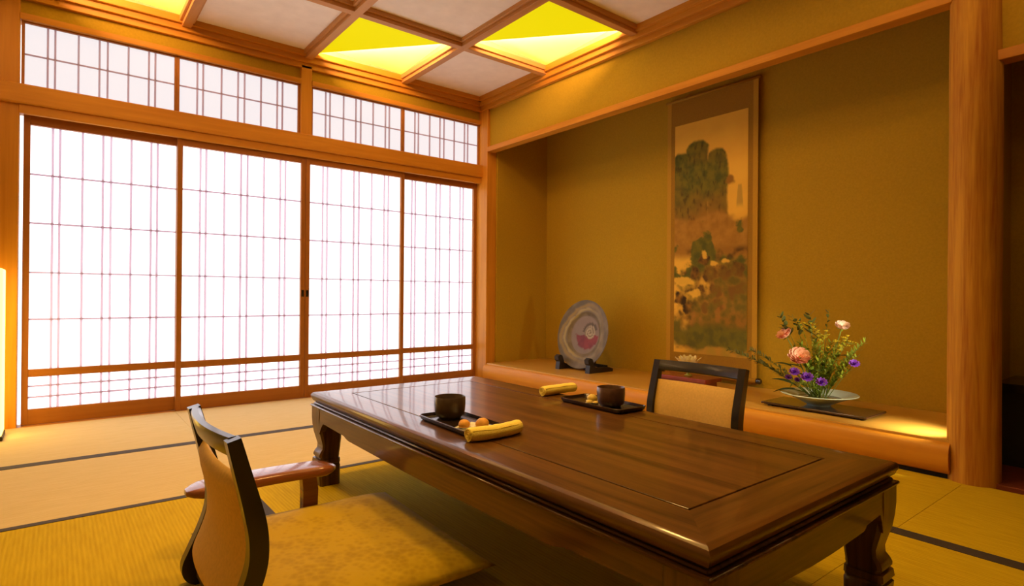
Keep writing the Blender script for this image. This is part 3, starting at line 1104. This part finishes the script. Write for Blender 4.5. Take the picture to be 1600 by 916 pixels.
def paint(u, w):
    """u 0..1 left to right, w 0..1 top to bottom"""
    k = u * 0.569
    y = w * 1.646
    n1 = fbm(k * 6, y * 6, 1.0)
    n2 = fbm(k * 18, y * 18, 4.0)
    n3 = fbm(k * 40, y * 14, 9.0)
    c = lerp(GOLD, (0.74, 0.42, 0.05), 0.4 + 0.5 * n1)
    # main cliff: two rounded towers
    def tower(cx, hw, top, bot, r):
        yt = top + r * (abs(u - cx) / hw) ** 3
        side = sst(hw + 0.02, hw - 0.02, abs(u - cx) + 0.03 * n1)
        return side * sst(yt - 0.006, yt + 0.008, w + 0.006 * n2) * sst(bot + 0.04, bot - 0.04, w + 0.03 * n1)
    m = max(tower(0.33, 0.17, 0.085, 0.47, 0.03), tower(0.60, 0.145, 0.135, 0.46, 0.035), tower(0.10, 0.16, 0.125, 0.44, 0.03))
    rock = lerp(GREEN, DGREEN, 0.45 + 1.1 * n2 + 0.5 * n3)
    rock = lerp(rock, BROWN, sst(0.24, 0.46, w) * 0.75 + 0.3 * n1)
    streak = sst(0.25, 0.6, n3)
    rock = lerp(rock, DARK, streak * 0.5)
    c = lerp(c, rock, m)
    # little tree on the cliff edge and a far peak
    d = math.hypot((u - 0.78) * 0.569, (w - 0.275) * 1.646)
    c = lerp(c, BROWN, sst(0.040, 0.022, d + 0.015 * n2))
    far = sst(0.045, 0.035, abs(u - 0.90) + (0.37 - w) * 0.25) * sst(0.295, 0.305, w) * sst(0.40, 0.37, w)
    c = lerp(c, (0.50, 0.32, 0.05), far)
    # middle: brown wooded slopes
    lim = 0.405 + 0.02 * math.sin(u * 9) + 0.02 * n1
    m = sst(lim - 0.01, lim + 0.02, w) * sst(0.60, 0.55, w + 0.02 * n1)
    c = lerp(c, lerp(BROWN, (0.40, 0.21, 0.03), 0.5 + n2), m * 0.95)
    # the whole lower half is dense growth, thinner at the left
    m = sst(0.53, 0.57, w) * sst(0.985, 0.955, w + 0.03 * n1) * sst(0.02, 0.42, u + 0.35 * n1 + 0.20 * n2 + 0.30 * sst(0.75, 0.86, w) + 0.3 * sst(0.60, 0.55, w))
    c = lerp(c, lerp(lerp(BROWN, GREEN, 0.5 + 1.6 * n1), DARK, 0.25 + 1.2 * n2), m * 0.92)
    # green foliage band
    m = sst(0.0, 0.12, 0.30 + n1 * 0.8 - abs(w - 0.575) * 5.5 - 0.25 * sst(0.35, 0.6, u) * sst(0.95, 0.75, u))
    c = lerp(c, lerp(GREEN, DGREEN, 0.5 + n2), m)
    # gnarled pines
    for (cx, cw, rad) in ((0.30, 0.655, 0.055), (0.42, 0.60, 0.05), (0.52, 0.66, 0.06), (0.72, 0.66, 0.06), (0.88, 0.64, 0.06), (0.40, 0.725, 0.04), (0.60, 0.73, 0.05),
                          (0.08, 0.765, 0.055), (0.22, 0.80, 0.05), (0.80, 0.74, 0.055), (0.92, 0.72, 0.05), (0.62, 0.79, 0.05), (0.45, 0.80, 0.035)):
        d = math.hypot((u - cx) * 0.569, (w - cw) * 1.646)
        c = lerp(c, lerp(DARK, BROWN, 0.35 + 0.9 * n2), sst(rad, rad * 0.6, d + 0.03 * n2))
    for (cx, cw) in ((0.62, 0.83), (0.82, 0.81), (0.28, 0.86), (0.72, 0.77), (0.40, 0.87)):
        d = math.hypot((u - cx) * 0.569, (w - cw) * 0.7)
        c = lerp(c, ORANGE, 0.7 * sst(0.028, 0.012, d + 0.014 * n2))
    # right side and foot of the slope
    m = sst(0.60, 0.68, w) * sst(0.35, 0.55, u + 0.1 * n1 + 0.25 * sst(0.72, 0.85, w))
    c = lerp(c, lerp(BROWN, GREEN, 0.5 + 1.2 * n2), m * 0.6)
    m = sst(0.85, 0.90, w + 0.02 * n1) * sst(0.99, 0.965, w + 0.035 * n1 + 0.03 * sst(0.35, 0.1, u))
    c = lerp(c, lerp(DGREEN, GREEN, 0.5 + 1.4 * n2), m * 0.9)
    # mist gaps
    for (cx, cw, rx, rz) in ((0.12, 0.69, 0.16, 0.022), (0.28, 0.735, 0.12, 0.016), (0.56, 0.615, 0.05, 0.012), (0.44, 0.575, 0.035, 0.022), (0.72, 0.605, 0.07, 0.010)):
        d = math.hypot((u - cx) / rx, (w - cw) / rz)
        c = lerp(c, GOLD, 0.85 * sst(1.1, 0.6, d + 0.9 * n2))
    return c


cols = [[paint(i / NU, j / NV) for i in range(NU + 1)] for j in range(NV + 1)]
idx = {}
for j in range(NV + 1):
    for i in range(NU + 1):
        idx[verts[j][i]] = cols[j][i]
for j in range(NV):
    for i in range(NU):
        f = bm.faces.new((verts[j][i], verts[j][i + 1], verts[j + 1][i + 1], verts[j + 1][i]))
        for lp in f.loops:
            lp[lay] = c4(idx[lp.vert])
link('painting', bm, vcol('scroll_painting', 0.85, 0.15), scroll)

# ------------------------------------------------------------------ plate on a stand
PC = Vector((0.375, -0.925, 0.436))
tilt = math.radians(11)
plate = thing('decorative_plate', 'large pale glazed plate with crimson crescent leaning upright in the alcove', 'plate', PC)
bm = BM()
lay = bm.loops.layers.float_color.new('paint')
R = 0.272
front = [(0.0, 0.0), (0.05, 0.0), (0.10, 0.001), (0.150, 0.003), (0.165, 0.010), (0.18, 0.020), (0.21, 0.026), (0.24, 0.031), (0.262, 0.036), (0.272, 0.040)]
fine = []
for (ra, za), (rb, zb) in zip(front[:-1], front[1:]):
    for q in range(4):
        fine.append((ra + (rb - ra) * q / 4, za + (zb - za) * q / 4))
fine.append(front[-1])
back = [(0.270, 0.034), (0.24, 0.022), (0.20, 0.012), (0.16, -0.006), (0.15, -0.016), (0.14, -0.016), (0.135, -0.008), (0.0, -0.008)]
prof = fine + back
SEG = 120
rings = []
# plate axis: local n = facing direction (-x tilted up), built in the frame (e1 = y axis, e2 = up along plate)
n_ = Vector((-math.cos(tilt), 0, math.sin(tilt)))
e1 = Vector((0, -1, 0))
e2 = Vector((math.sin(tilt), 0, math.cos(tilt)))
vc = {}


def plate_col(px, py):
    r = math.hypot(px, py) / R
    a = math.atan2(py, px)
    nn = noise.fractal(Vector((px * 14, py * 14, 2)), 1, 2, 4)
    c = lerp((0.19, 0.155, 0.10), (0.11, 0.09, 0.055), 0.5 + nn)
    wob = r + 0.05 * math.sin(3 * a + 1) + 0.04 * nn
    for (rr_, wd, cc, am) in ((0.93, 0.050, (0.11, 0.09, 0.05), 0.9), (0.82, 0.045, (0.26, 0.18, 0.04), 0.85), (0.71, 0.035, (0.36, 0.29, 0.10), 0.8), (0.62, 0.03, (0.15, 0.12, 0.07), 0.7)):
        side = 0.35 + 0.65 * sst(0.35, -0.35, px / R - 0.3 * py / R)
        c = lerp(c, cc, am * side * sst(wd * 1.6, wd * 0.5, abs(wob - rr_)))
    if r < 0.56:
        c = lerp(c, (0.20, 0.155, 0.125), 0.8)
        # crimson half disc across the middle
        d1 = math.hypot(px - 0.024, py - 0.012)
        if d1 < 0.125 and py < 0.004 + 0.012 * math.sin(px * 30) + 0.10 * max(0.0, px - 0.10):
            c = lerp((0.20, 0.026, 0.022), (0.13, 0.016, 0.014), 0.5 + nn)
        # curling wave in white with a dark outline above it
        d2 = math.hypot(px - 0.048, py - 0.020)
        a2_ = math.atan2(py - 0.020, px - 0.048)
        if d2 < 0.054 and not (py < -0.012 and px < 0.03):
            sp = (d2 * 42 - a2_ / (2 * PI)) % 1.0
            c = lerp((0.34, 0.30, 0.20), (0.10, 0.08, 0.045), 0.85 * sst(0.24, 0.10, abs(sp - 0.5)))
        if 0.056 < d2 < 0.078 and 0.3 < a2_ < 3.2:
            c = (0.075, 0.06, 0.035)
    return c


for r, z in prof:
    if r < 1e-6:
        p = n_ * z
        vv = bm.verts.new(p)
        vc[vv] = plate_col(0, 0) if len(rings) < len(fine) else (0.45, 0.42, 0.38)
        rings.append([vv])
        continue
    ring = []
    for k in range(SEG):
        a = 2 * PI * k / SEG
        px, py = r * math.cos(a), r * math.sin(a)
        vv = bm.verts.new(e1 * px + e2 * py + n_ * z)
        vc[vv] = plate_col(px, py) if len(rings) < len(fine) else (0.45, 0.42, 0.38)
        ring.append(vv)
    rings.append(ring)
for A, B_ in zip(rings[:-1], rings[1:]):
    for k in range(SEG):
        k2 = (k + 1) % SEG
        if len(A) == 1:
            f = bm.faces.new((A[0], B_[k], B_[k2]))
        elif len(B_) == 1:
            f = bm.faces.new((A[k], A[k2], B_[0]))
        else:
            f = bm.faces.new((A[k], A[k2], B_[k2], B_[k]))
        for lp in f.loops:
            lp[lay] = c4(vc[lp.vert])
link('plate_body', bm, vcol('plate_glaze', 0.45, 0.25), plate, smooth=50)

st = thing('plate_stand', 'black wooden easel stand holding up the large plate', 'plate stand', (0.375, -0.925, 0.159))
for s in (-1, 1):
    bm = BM()
    y = s * 0.165
    # side profile: foot, scrolled front hook, low back
    out = [(-0.145, 0.0), (0.115, 0.0), (0.118, 0.022), (0.080, 0.034), (0.020, 0.036), (-0.050, 0.036), (-0.088, 0.050), (-0.098, 0.082), (-0.110, 0.108), (-0.134, 0.116), (-0.156, 0.100), (-0.152, 0.074), (-0.136, 0.060), (-0.140, 0.036)]
    prism(bm, out, 1, y - 0.022, y + 0.022)
    bmesh.ops.bevel(bm, geom=[e for e in bm.edges if e.calc_face_angle(0) > 0.6], offset=0.003, segments=1, affect='EDGES')
    link('side_support', bm, BLACKMATTE, st)
bm = BM()
prism(bm, [(0.088, 0.02), (0.112, 0.02), (0.064, 0.27), (0.042, 0.27)], 1, -0.02, 0.02)
link('back_strut', bm, BLACKMATTE, st)
for q in ((0.0, 0.025, -0.145, 0.145, 0.0015, 0.011), (0.085, 0.105, -0.145, 0.145, 0.02, 0.045)):
    link('crossbar', boxes([q], 0.003), BLACKMATTE, st)

# ------------------------------------------------------------------ red stand with a pale yellow flower ornament
REDL = plain('dark_red_lacquer', (0.20, 0.016, 0.014), 0.25, 0.15, 20, 0, 0.5, coat=0.4)
rs = thing('lacquer_stand', 'low dark red lacquer stand on the alcove floor behind the far chair', 'stand', (0.30, -1.905, 0.159))
link('stand_top', boxes([(-0.09, 0.09, -0.205, 0.205, 0.052, 0.076)], 0.004), REDL, rs)
for s in (-1, 1):
    bm = BM()
    prism(bm, [(-0.075, 0.0), (-0.045, 0.0), (-0.035, 0.03), (0.035, 0.03), (0.045, 0.0), (0.075, 0.0), (0.07, 0.052), (-0.07, 0.052)], 1, s * 0.17 - 0.01, s * 0.17 + 0.01)
    link('stand_leg', bm, REDL, rs)
link('stand_apron', boxes([(-0.07, -0.058, -0.16, 0.16, 0.028, 0.052), (0.058, 0.07, -0.16, 0.16, 0.028, 0.052)], 0.002), REDL, rs)


def petal(bm, base, direction, upv, length, width, curl, cup_=0.25, nu=5, nv=4, tip=1.0):
    """a curved petal patch: base point, outward direction, up vector"""
    d = direction.normalized()
    s = d.cross(upv).normalized()
    uu = s.cross(d).normalized()
    rows = []
    for i in range(nu + 1):
        f = i / nu
        wd = width * math.sin(PI * (0.12 + 0.80 * f) ** tip) ** 0.8 * 0.5
        ang = curl * f
        cpt = base + d * (length * (math.sin(ang) / ang * f if abs(ang) > 1e-3 else f)) + uu * (length * ((1 - math.cos(ang)) / ang * f if abs(ang) > 1e-3 else 0))
        row = []
        for j in range(nv + 1):
            g = 2 * j / nv - 1
            row.append(bm.verts.new(cpt + s * (wd * g) + uu * (cup_ * wd * g * g)))
        rows.append(row)
    for i in range(nu):
        for j in range(nv):
            bm.faces.new((rows[i][j], rows[i][j + 1], rows[i + 1][j + 1], rows[i + 1][j]))


Z = Vector((0, 0, 1))
CREAM = plain('cream_petal', (0.80, 0.68, 0.30), 0.6, 0.1, 30)
lf = thing('flower_ornament', 'pale yellow open flower standing on the red lacquer stand', 'flower', (0.30, -1.925, 0.235))
bm = BM()
for ring_, (n, ln, el) in enumerate(((9, 0.095, 0.45), (8, 0.085, 0.8), (6, 0.070, 1.15))):
    for k in range(n):
        a = 2 * PI * (k + 0.5 * ring_) / n
        d = Vector((math.cos(a) * math.cos(el), math.sin(a) * math.cos(el), math.sin(el)))
        petal(bm, Vector((math.cos(a) * 0.012, math.sin(a) * 0.012, 0.056)), d, Z, ln, 0.036, 0.5, 0.4)
link('petals', bm, CREAM, lf, smooth=True)
bm = BM()
lathe(bm, [(0.0, 0.0), (0.024, 0.0), (0.026, 0.004), (0.012, 0.010), (0.010, 0.045), (0.020, 0.060), (0.0, 0.066)], 18)
link('calyx', bm, plain('olive_calyx', (0.30, 0.32, 0.05), 0.6), lf, smooth=50)

# ------------------------------------------------------------------ flower arrangement
BX, BY = 0.262, -2.752
db = thing('display_board', 'thin dark lacquered board under the flower bowl', 'board', (0.245, -2.772, 0.159))
link('board_top', boxes([(-0.125, 0.125, -0.262, 0.262, 0.008, 0.020)], 0.004), plain('dark_board_lacquer', (0.045, 0.022, 0.016), 0.18, 0.1, 10, 0, 0.5, coat=0.6), db)
for s in (-1, 1):
    link('board_foot', boxes([(-0.11, 0.11, s * 0.22 - 0.012, s * 0.22 + 0.012, 0.0, 0.009)], 0.002), BLACKMATTE, db)
fb = thing('flower_bowl', 'wide shallow pale blue green ceramic bowl holding the flowers', 'bowl', (BX, BY, 0.179))
bm = BM()
lathe(bm, [(0.0, 0.003), (0.048, 0.003), (0.050, 0.0), (0.056, 0.0), (0.060, 0.006), (0.105, 0.030), (0.150, 0.049), (0.183, 0.058), (0.187, 0.061), (0.184, 0.064), (0.150, 0.056), (0.105, 0.038), (0.055, 0.014), (0.0, 0.010)], 56)
link('bowl_body', bm, plain('celadon_glaze', (0.56, 0.72, 0.66), 0.25, 0.08, 14, 0, 0.5, coat=0.4), fb, smooth=50)
bm = BM()
lathe(bm, [(0.0, 0.040), (0.108, 0.040), (0.106, 0.038), (0.0, 0.030)], 40)
link('water', bm, plain('bowl_water', (0.05, 0.07, 0.05), 0.05), fb)

LEAF = plain('fern_green', (0.26, 0.36, 0.03), 0.6, 0.3, 60)
LEAFY = plain('yellow_green', (0.42, 0.44, 0.03), 0.6, 0.25, 60)
LEAFD = plain('dark_leaf_green', (0.030, 0.075, 0.028), 0.4, 0.3, 40)
LEAFM = plain('muted_leaf_green', (0.11, 0.14, 0.03), 0.6, 0.25, 60)
STEM = plain('stem_green', (0.16, 0.22, 0.03), 0.6)
YELLOW = plain('yellow_blossom', (0.74, 0.62, 0.03), 0.6, 0.2, 50)
PURPLE = plain('violet_petal', (0.17, 0.035, 0.48), 0.6, 0.25, 60)
PINK, nt, b = base_mat('salmon_petal', 0.65)
v = coords(nt, (1, 1, 1))
nt.links.new(ramp(nt, noise_node(nt, v, 14, 3), [(0.35, (0.90, 0.40, 0.26)), (0.65, (0.95, 0.66, 0.52))]), b.inputs['Base Color'])
b.inputs['Subsurface Weight'].default_value = 0.0
PINK2 = plain('blush_petal', (0.94, 0.72, 0.62), 0.65, 0.08, 20)
ROOT = Vector((BX, BY, 0.215))


def stem_path(end, sag=0.0, off=(0, 0), n=8):
    s = ROOT + Vector((off[0], off[1], 0))
    e = Vector(end)
    mid = (s + e) / 2 + Vector((0, 0, 0.06 + sag))
    return [(s * (1 - k / n) ** 2 + mid * 2 * (k / n) * (1 - k / n) + e * (k / n) ** 2) for k in range(n + 1)]


def local(t, pts):
    o = Vector(t.location)
    return [Vector(p) - o for p in pts]


def rose(label, pos, r, face, mat, off):
    t = thing('rose', label, 'flower', ROOT + Vector((off[0], off[1], 0)), 0, 'pink roses of the flower arrangement')
    pts = stem_path(pos, 0.0, off)
    bm = BM()
    tube(bm, local(t, pts), 0.003, 6)
    link('stem', bm, STEM, t)
    c = Vector(pos) - Vector(t.location)
    f = Vector(face).normalized()
    a1 = f.cross(Vector((0.2, 0.3, 1))).normalized()
    a2 = f.cross(a1)
    bm = BM()
    for ring_, (n, el, ln, wd, rad, curl) in enumerate(((4, 1.42, 0.62, 0.70, 0.06, -0.5), (5, 1.25, 0.78, 0.85, 0.14, -0.55), (6, 1.02, 0.92, 0.95, 0.22, -0.2), (7, 0.80, 1.0, 0.9, 0.32, 0.1), (8, 0.55, 1.08, 0.9, 0.40, 0.45), (9, 0.28, 1.08, 0.85, 0.42, 0.75))):
        for k in range(n):
            a = 2 * PI * (k + 0.37 * ring_) / n
            o = a1 * math.cos(a) + a2 * math.sin(a)
            d = o * math.cos(el) + f * math.sin(el)
            petal(bm, c - f * r * 0.45 + o * r * rad * 0.6, d, f if el < 1.3 else -o, r * ln * (0.95 + 0.1 * random.random()), r * wd, curl, 0.35, 5, 4, 0.8)
    link('bloom', bm, mat, t, smooth=True)
    bm = BM()
    for k in range(5):
        a = 2 * PI * k / 5
        o = a1 * math.cos(a) + a2 * math.sin(a)
        petal(bm, c - f * r * 0.5, o * 0.8 - f * 0.15, f, r * 0.75, r * 0.28, 0.3, 0.2)
    link('sepals', bm, LEAF, t, smooth=True)
    # two leaves on the stem
    bm = BM()
    for fr, s in ((0.45, 1), (0.62, -1)):
        p = pts[int(fr * 8)] - Vector(t.location)
        petal(bm, p, Vector((-0.3, s * 0.8, 0.35)), Z, 0.085, 0.045, -0.5, 0.2, 6, 4)
    link('leaves', bm, LEAFD, t, smooth=True)
    return t


rose('large salmon pink rose in the front middle of the arrangement', (0.205, -2.675, 0.432), 0.052, (-0.62, -0.40, 0.68), PINK, (-0.02, 0.01))
rose('salmon pink rose high at the left of the arrangement', (0.250, -2.572, 0.545), 0.041, (-0.6, 0.3, 0.7), PINK, (0.0, 0.03))
rose('pale blush rose at the upper right of the arrangement', (0.270, -2.864, 0.603), 0.033, (-0.4, -0.3, 0.8), PINK2, (0.01, -0.03))


def violet(label, pos, r, off):
    t = thing('violet_flower', label, 'flower', ROOT + Vector((off[0], off[1], 0)), 0, 'violet flowers of the arrangement')
    pts = stem_path(pos, -0.05, off)
    bm = BM()
    tube(bm, local(t, pts), 0.0018, 5)
    link('stem', bm, STEM, t)
    c = Vector(pos) - Vector(t.location)
    bm = BM()
    for ring_, (n, el, ln) in enumerate(((11, 0.1, 1.0), (9, 0.6, 0.85), (6, 1.1, 0.6))):
        for k in range(n):
            a = 2 * PI * (k + 0.5 * ring_) / n + random.random() * 0.2
            f = Vector((-0.6, -0.35, 0.72)).normalized()
            a1 = f.cross(Vector((0.2, 0.3, 1))).normalized()
            a2 = f.cross(a1)
            o = a1 * math.cos(a) + a2 * math.sin(a)
            petal(bm, c, o * math.cos(el) + f * math.sin(el), f, r * ln, r * 0.5, 0.4, 0.3, 4, 2)
    link('bloom', bm, PURPLE, t, smooth=True)
    return t


violet('violet flower left of middle below the large rose', (0.160, -2.672, 0.350), 0.030, (-0.03, 0.0))
violet('largest violet flower at the centre just above the bowl', (0.150, -2.742, 0.330), 0.034, (-0.03, -0.01))
violet('violet flower low over the right side of the bowl', (0.165, -2.808, 0.312), 0.030, (-0.02, -0.03))
violet('violet flower farthest right, out on a thin stem', (0.230, -2.936, 0.415), 0.027, (0.0, -0.04))
violet('small violet flower low at the left, over the bowl', (0.165, -2.638, 0.318), 0.019, (-0.03, 0.02))
violet('small violet bud between the two lowest violet flowers', (0.155, -2.690, 0.312), 0.017, (-0.03, 0.005))


def spray(label, ends, mat, size, step, kindname='fern_spray', cat='foliage', group='green sprays of the arrangement', width=0.35, off=(0, 0), whorl=2, sag=0.0, blossoms=None, start=0.25):
    t = thing(kindname, label, cat, ROOT + Vector((off[0], off[1], 0)), 0, group)
    bs, bl, bb = BM(), BM(), BM()
    nb = 0
    for e in ends:
        pts = local(t, stem_path(e, sag, off, 16))
        tube(bs, pts, [0.0022 - 0.0013 * k / 16 for k in range(17)], 5)
        dist = 0.0
        for i in range(1, 17):
            seg = pts[i] - pts[i - 1]
            if i / 16 < start:
                continue
            for q in range(max(1, int(seg.length / step))):
                p = pts[i - 1] + seg * (q / max(1, int(seg.length / step)))
                for w in range(whorl):
                    a = random.random() * 2 * PI
                    s = seg.normalized()
                    x1 = s.cross(Vector((0.3, 0.2, 0.9))).normalized()
                    x2 = s.cross(x1)
                    d = (x1 * math.cos(a) + x2 * math.sin(a)) * 0.9 + s * 0.6
                    petal(bl, p, d, Vector((0.1, 0.2, 1)), size * (0.6 + 0.6 * random.random()), size * width, 0.3, 0.1, 3, 2)
        if blossoms:
            for q in range(blossoms):
                p = pts[-1] + Vector((random.uniform(-1, 1), random.uniform(-1, 1), random.uniform(-0.8, 0.8))) * 0.030
                r = 0.008
                for k in range(6):
                    a = 2 * PI * k / 6
                    petal(bb, p, Vector((math.cos(a), math.sin(a), 0.5)), Z, r * 1.4, r, 0.3, 0.2, 2, 2)
                tube(bs, [pts[-2], p], 0.0008, 4)
                nb += 1
    link('stems', bs, STEM, t)
    link('leaves', bl, mat, t, smooth=True)
    if nb:
        link('blossoms', bb, YELLOW, t, smooth=True)
    else:
        bb.free()
    return t


spray('dark grey green leafy branch reaching highest over the arrangement', [(0.28, -2.60, 0.655), (0.27, -2.53, 0.652), (0.28, -2.69, 0.672)], LEAFM, 0.042, 0.013, 'leafy_branch', width=0.55, off=(0.02, 0.02), start=0.72)
spray('thin dark sprig leaning right at the top of the arrangement', [(0.29, -2.715, 0.62), (0.30, -2.785, 0.688)], LEAFM, 0.030, 0.020, 'leafy_branch', width=0.35, off=(0.02, 0.0), start=0.7)
spray('yellow blossom spray at the top middle, under the dark branch', [(0.26, -2.66, 0.604), (0.26, -2.71, 0.598)], LEAFY, 0.022, 0.03, 'blossom_spray', width=0.4, off=(0.01, 0.01), blossoms=8, start=0.5)
spray('yellow blossom spray between the two upper roses', [(0.25, -2.782, 0.555), (0.25, -2.76, 0.545)], LEAFY, 0.022, 0.03, 'blossom_spray', width=0.4, off=(0.0, -0.01), blossoms=9, start=0.5)
spray('yellow green blossom spray to the right under the blush rose', [(0.25, -2.875, 0.520), (0.24, -2.845, 0.500), (0.25, -2.90, 0.53)], LEAFY, 0.024, 0.022, 'blossom_spray', width=0.4, off=(0.0, -0.02), blossoms=8, start=0.45)
spray('feathery green fern filling the middle behind the roses', [(0.28, -2.72, 0.54), (0.27, -2.64, 0.52), (0.29, -2.80, 0.52), (0.24, -2.80, 0.45), (0.24, -2.76, 0.49), (0.29, -2.60, 0.47), (0.22, -2.83, 0.41), (0.25, -2.86, 0.46), (0.21, -2.77, 0.42), (0.27, -2.84, 0.49), (0.20, -2.72, 0.38), (0.26, -2.68, 0.48), (0.23, -2.87, 0.40)], LEAF, 0.030, 0.0075, width=0.34, off=(0.01, 0.0), whorl=3, start=0.2)
spray('feathery fern fanning out to the far right', [(0.25, -2.955, 0.505), (0.24, -2.985, 0.535), (0.24, -2.95, 0.455), (0.23, -2.92, 0.38), (0.22, -2.90, 0.40), (0.23, -2.93, 0.43), (0.22, -2.89, 0.36), (0.24, -2.93, 0.48)], LEAF, 0.026, 0.009, width=0.30, off=(0.0, -0.03), whorl=3, start=0.3)
spray('thin fern trailing far left towards the scroll', [(0.25, -2.22, 0.435), (0.25, -2.28, 0.415), (0.25, -2.40, 0.375), (0.26, -2.36, 0.44)], LEAFM, 0.026, 0.011, width=0.28, off=(0.0, 0.04), whorl=3, start=0.35)
spray('bright green leaves low in the bowl under the violet flowers', [(0.16, -2.70, 0.30), (0.15, -2.76, 0.28), (0.17, -2.65, 0.29), (0.16, -2.83, 0.29), (0.17, -2.73, 0.36), (0.18, -2.78, 0.38)], LEAF, 0.026, 0.014, 'green_sprig', width=0.35, off=(-0.02, 0.0), whorl=2, start=0.1)

lfg = 'dark broad leaves of the arrangement'
for lab, base, d, ln, wd in (('dark broad leaf at mid height on the left of the arrangement', (0.21, -2.63, 0.375), (-0.1, 0.9, 0.3), 0.095, 0.045),
                             ('long dark broad leaf pointing left just above the bowl rim', (0.20, -2.66, 0.275), (-0.1, 0.95, 0.42), 0.130, 0.055),
                             ('dark broad leaf lying over the left bowl rim', (0.19, -2.66, 0.255), (-0.25, 0.95, 0.02), 0.110, 0.055)):
    t = thing('broad_leaf', lab, 'leaf', (ROOT.x - 0.02, ROOT.y + 0.02, ROOT.z), 0, lfg)
    bm = BM()
    e = Vector(base) - Vector(t.location)
    tube(bm, [Vector((0, 0, 0)), e * 0.5 + Vector((0, 0, 0.012)), e], 0.0022, 5)
    link('stem', bm, STEM, t)
    bm = BM()
    petal(bm, e, Vector(d), Z, ln, wd, -0.5, 0.25, 10, 6)
    link('leaf_blade', bm, LEAFD, t, smooth=True)

# small lamp on the partition behind the pillar, grazing the alcove floor
al = thing('alcove_lamp', 'small hidden lamp behind the round pillar lighting the alcove floor', 'lamp', (0.105, -3.385, 0.36))
link('lamp_mount', boxes([(-0.02, 0.02, -0.001, 0.010, -0.03, 0.30)], 0.002), BLACKMATTE, al)
sd = bpy.data.lights.new('alcove_spot', 'SPOT')
sd.energy = 16.0
sd.color = (1.0, 0.84, 0.55)
sd.spot_size = math.radians(88)
sd.spot_blend = 1.0
sd.shadow_soft_size = 0.01
so = bpy.data.objects.new('alcove_spot', sd)
COL.objects.link(so)
so.parent = al
so.location = (0, 0.025, 0)
dv = Vector((0.13, -3.23, 0.16)) - Vector((0.105, -3.36, 0.36))
so.rotation_euler = dv.to_track_quat('-Z', 'Y').to_euler()

fd = bpy.data.lights.new('flower_fill_spot', 'SPOT')  # second spot, added to brighten the flowers
fd.energy = 22.0
fd.color = (1.0, 0.84, 0.55)
fd.spot_size = math.radians(66)
fd.spot_blend = 0.8
fd.shadow_soft_size = 0.03
fo = bpy.data.objects.new('flower_fill_spot', fd)
COL.objects.link(fo)
fo.parent = al
fo.location = (-0.045, 0.030, 0.26)
dv = Vector((0.16, -2.78, 0.44)) - Vector((0.06, -3.355, 0.62))
fo.rotation_euler = dv.to_track_quat('-Z', 'Y').to_euler()
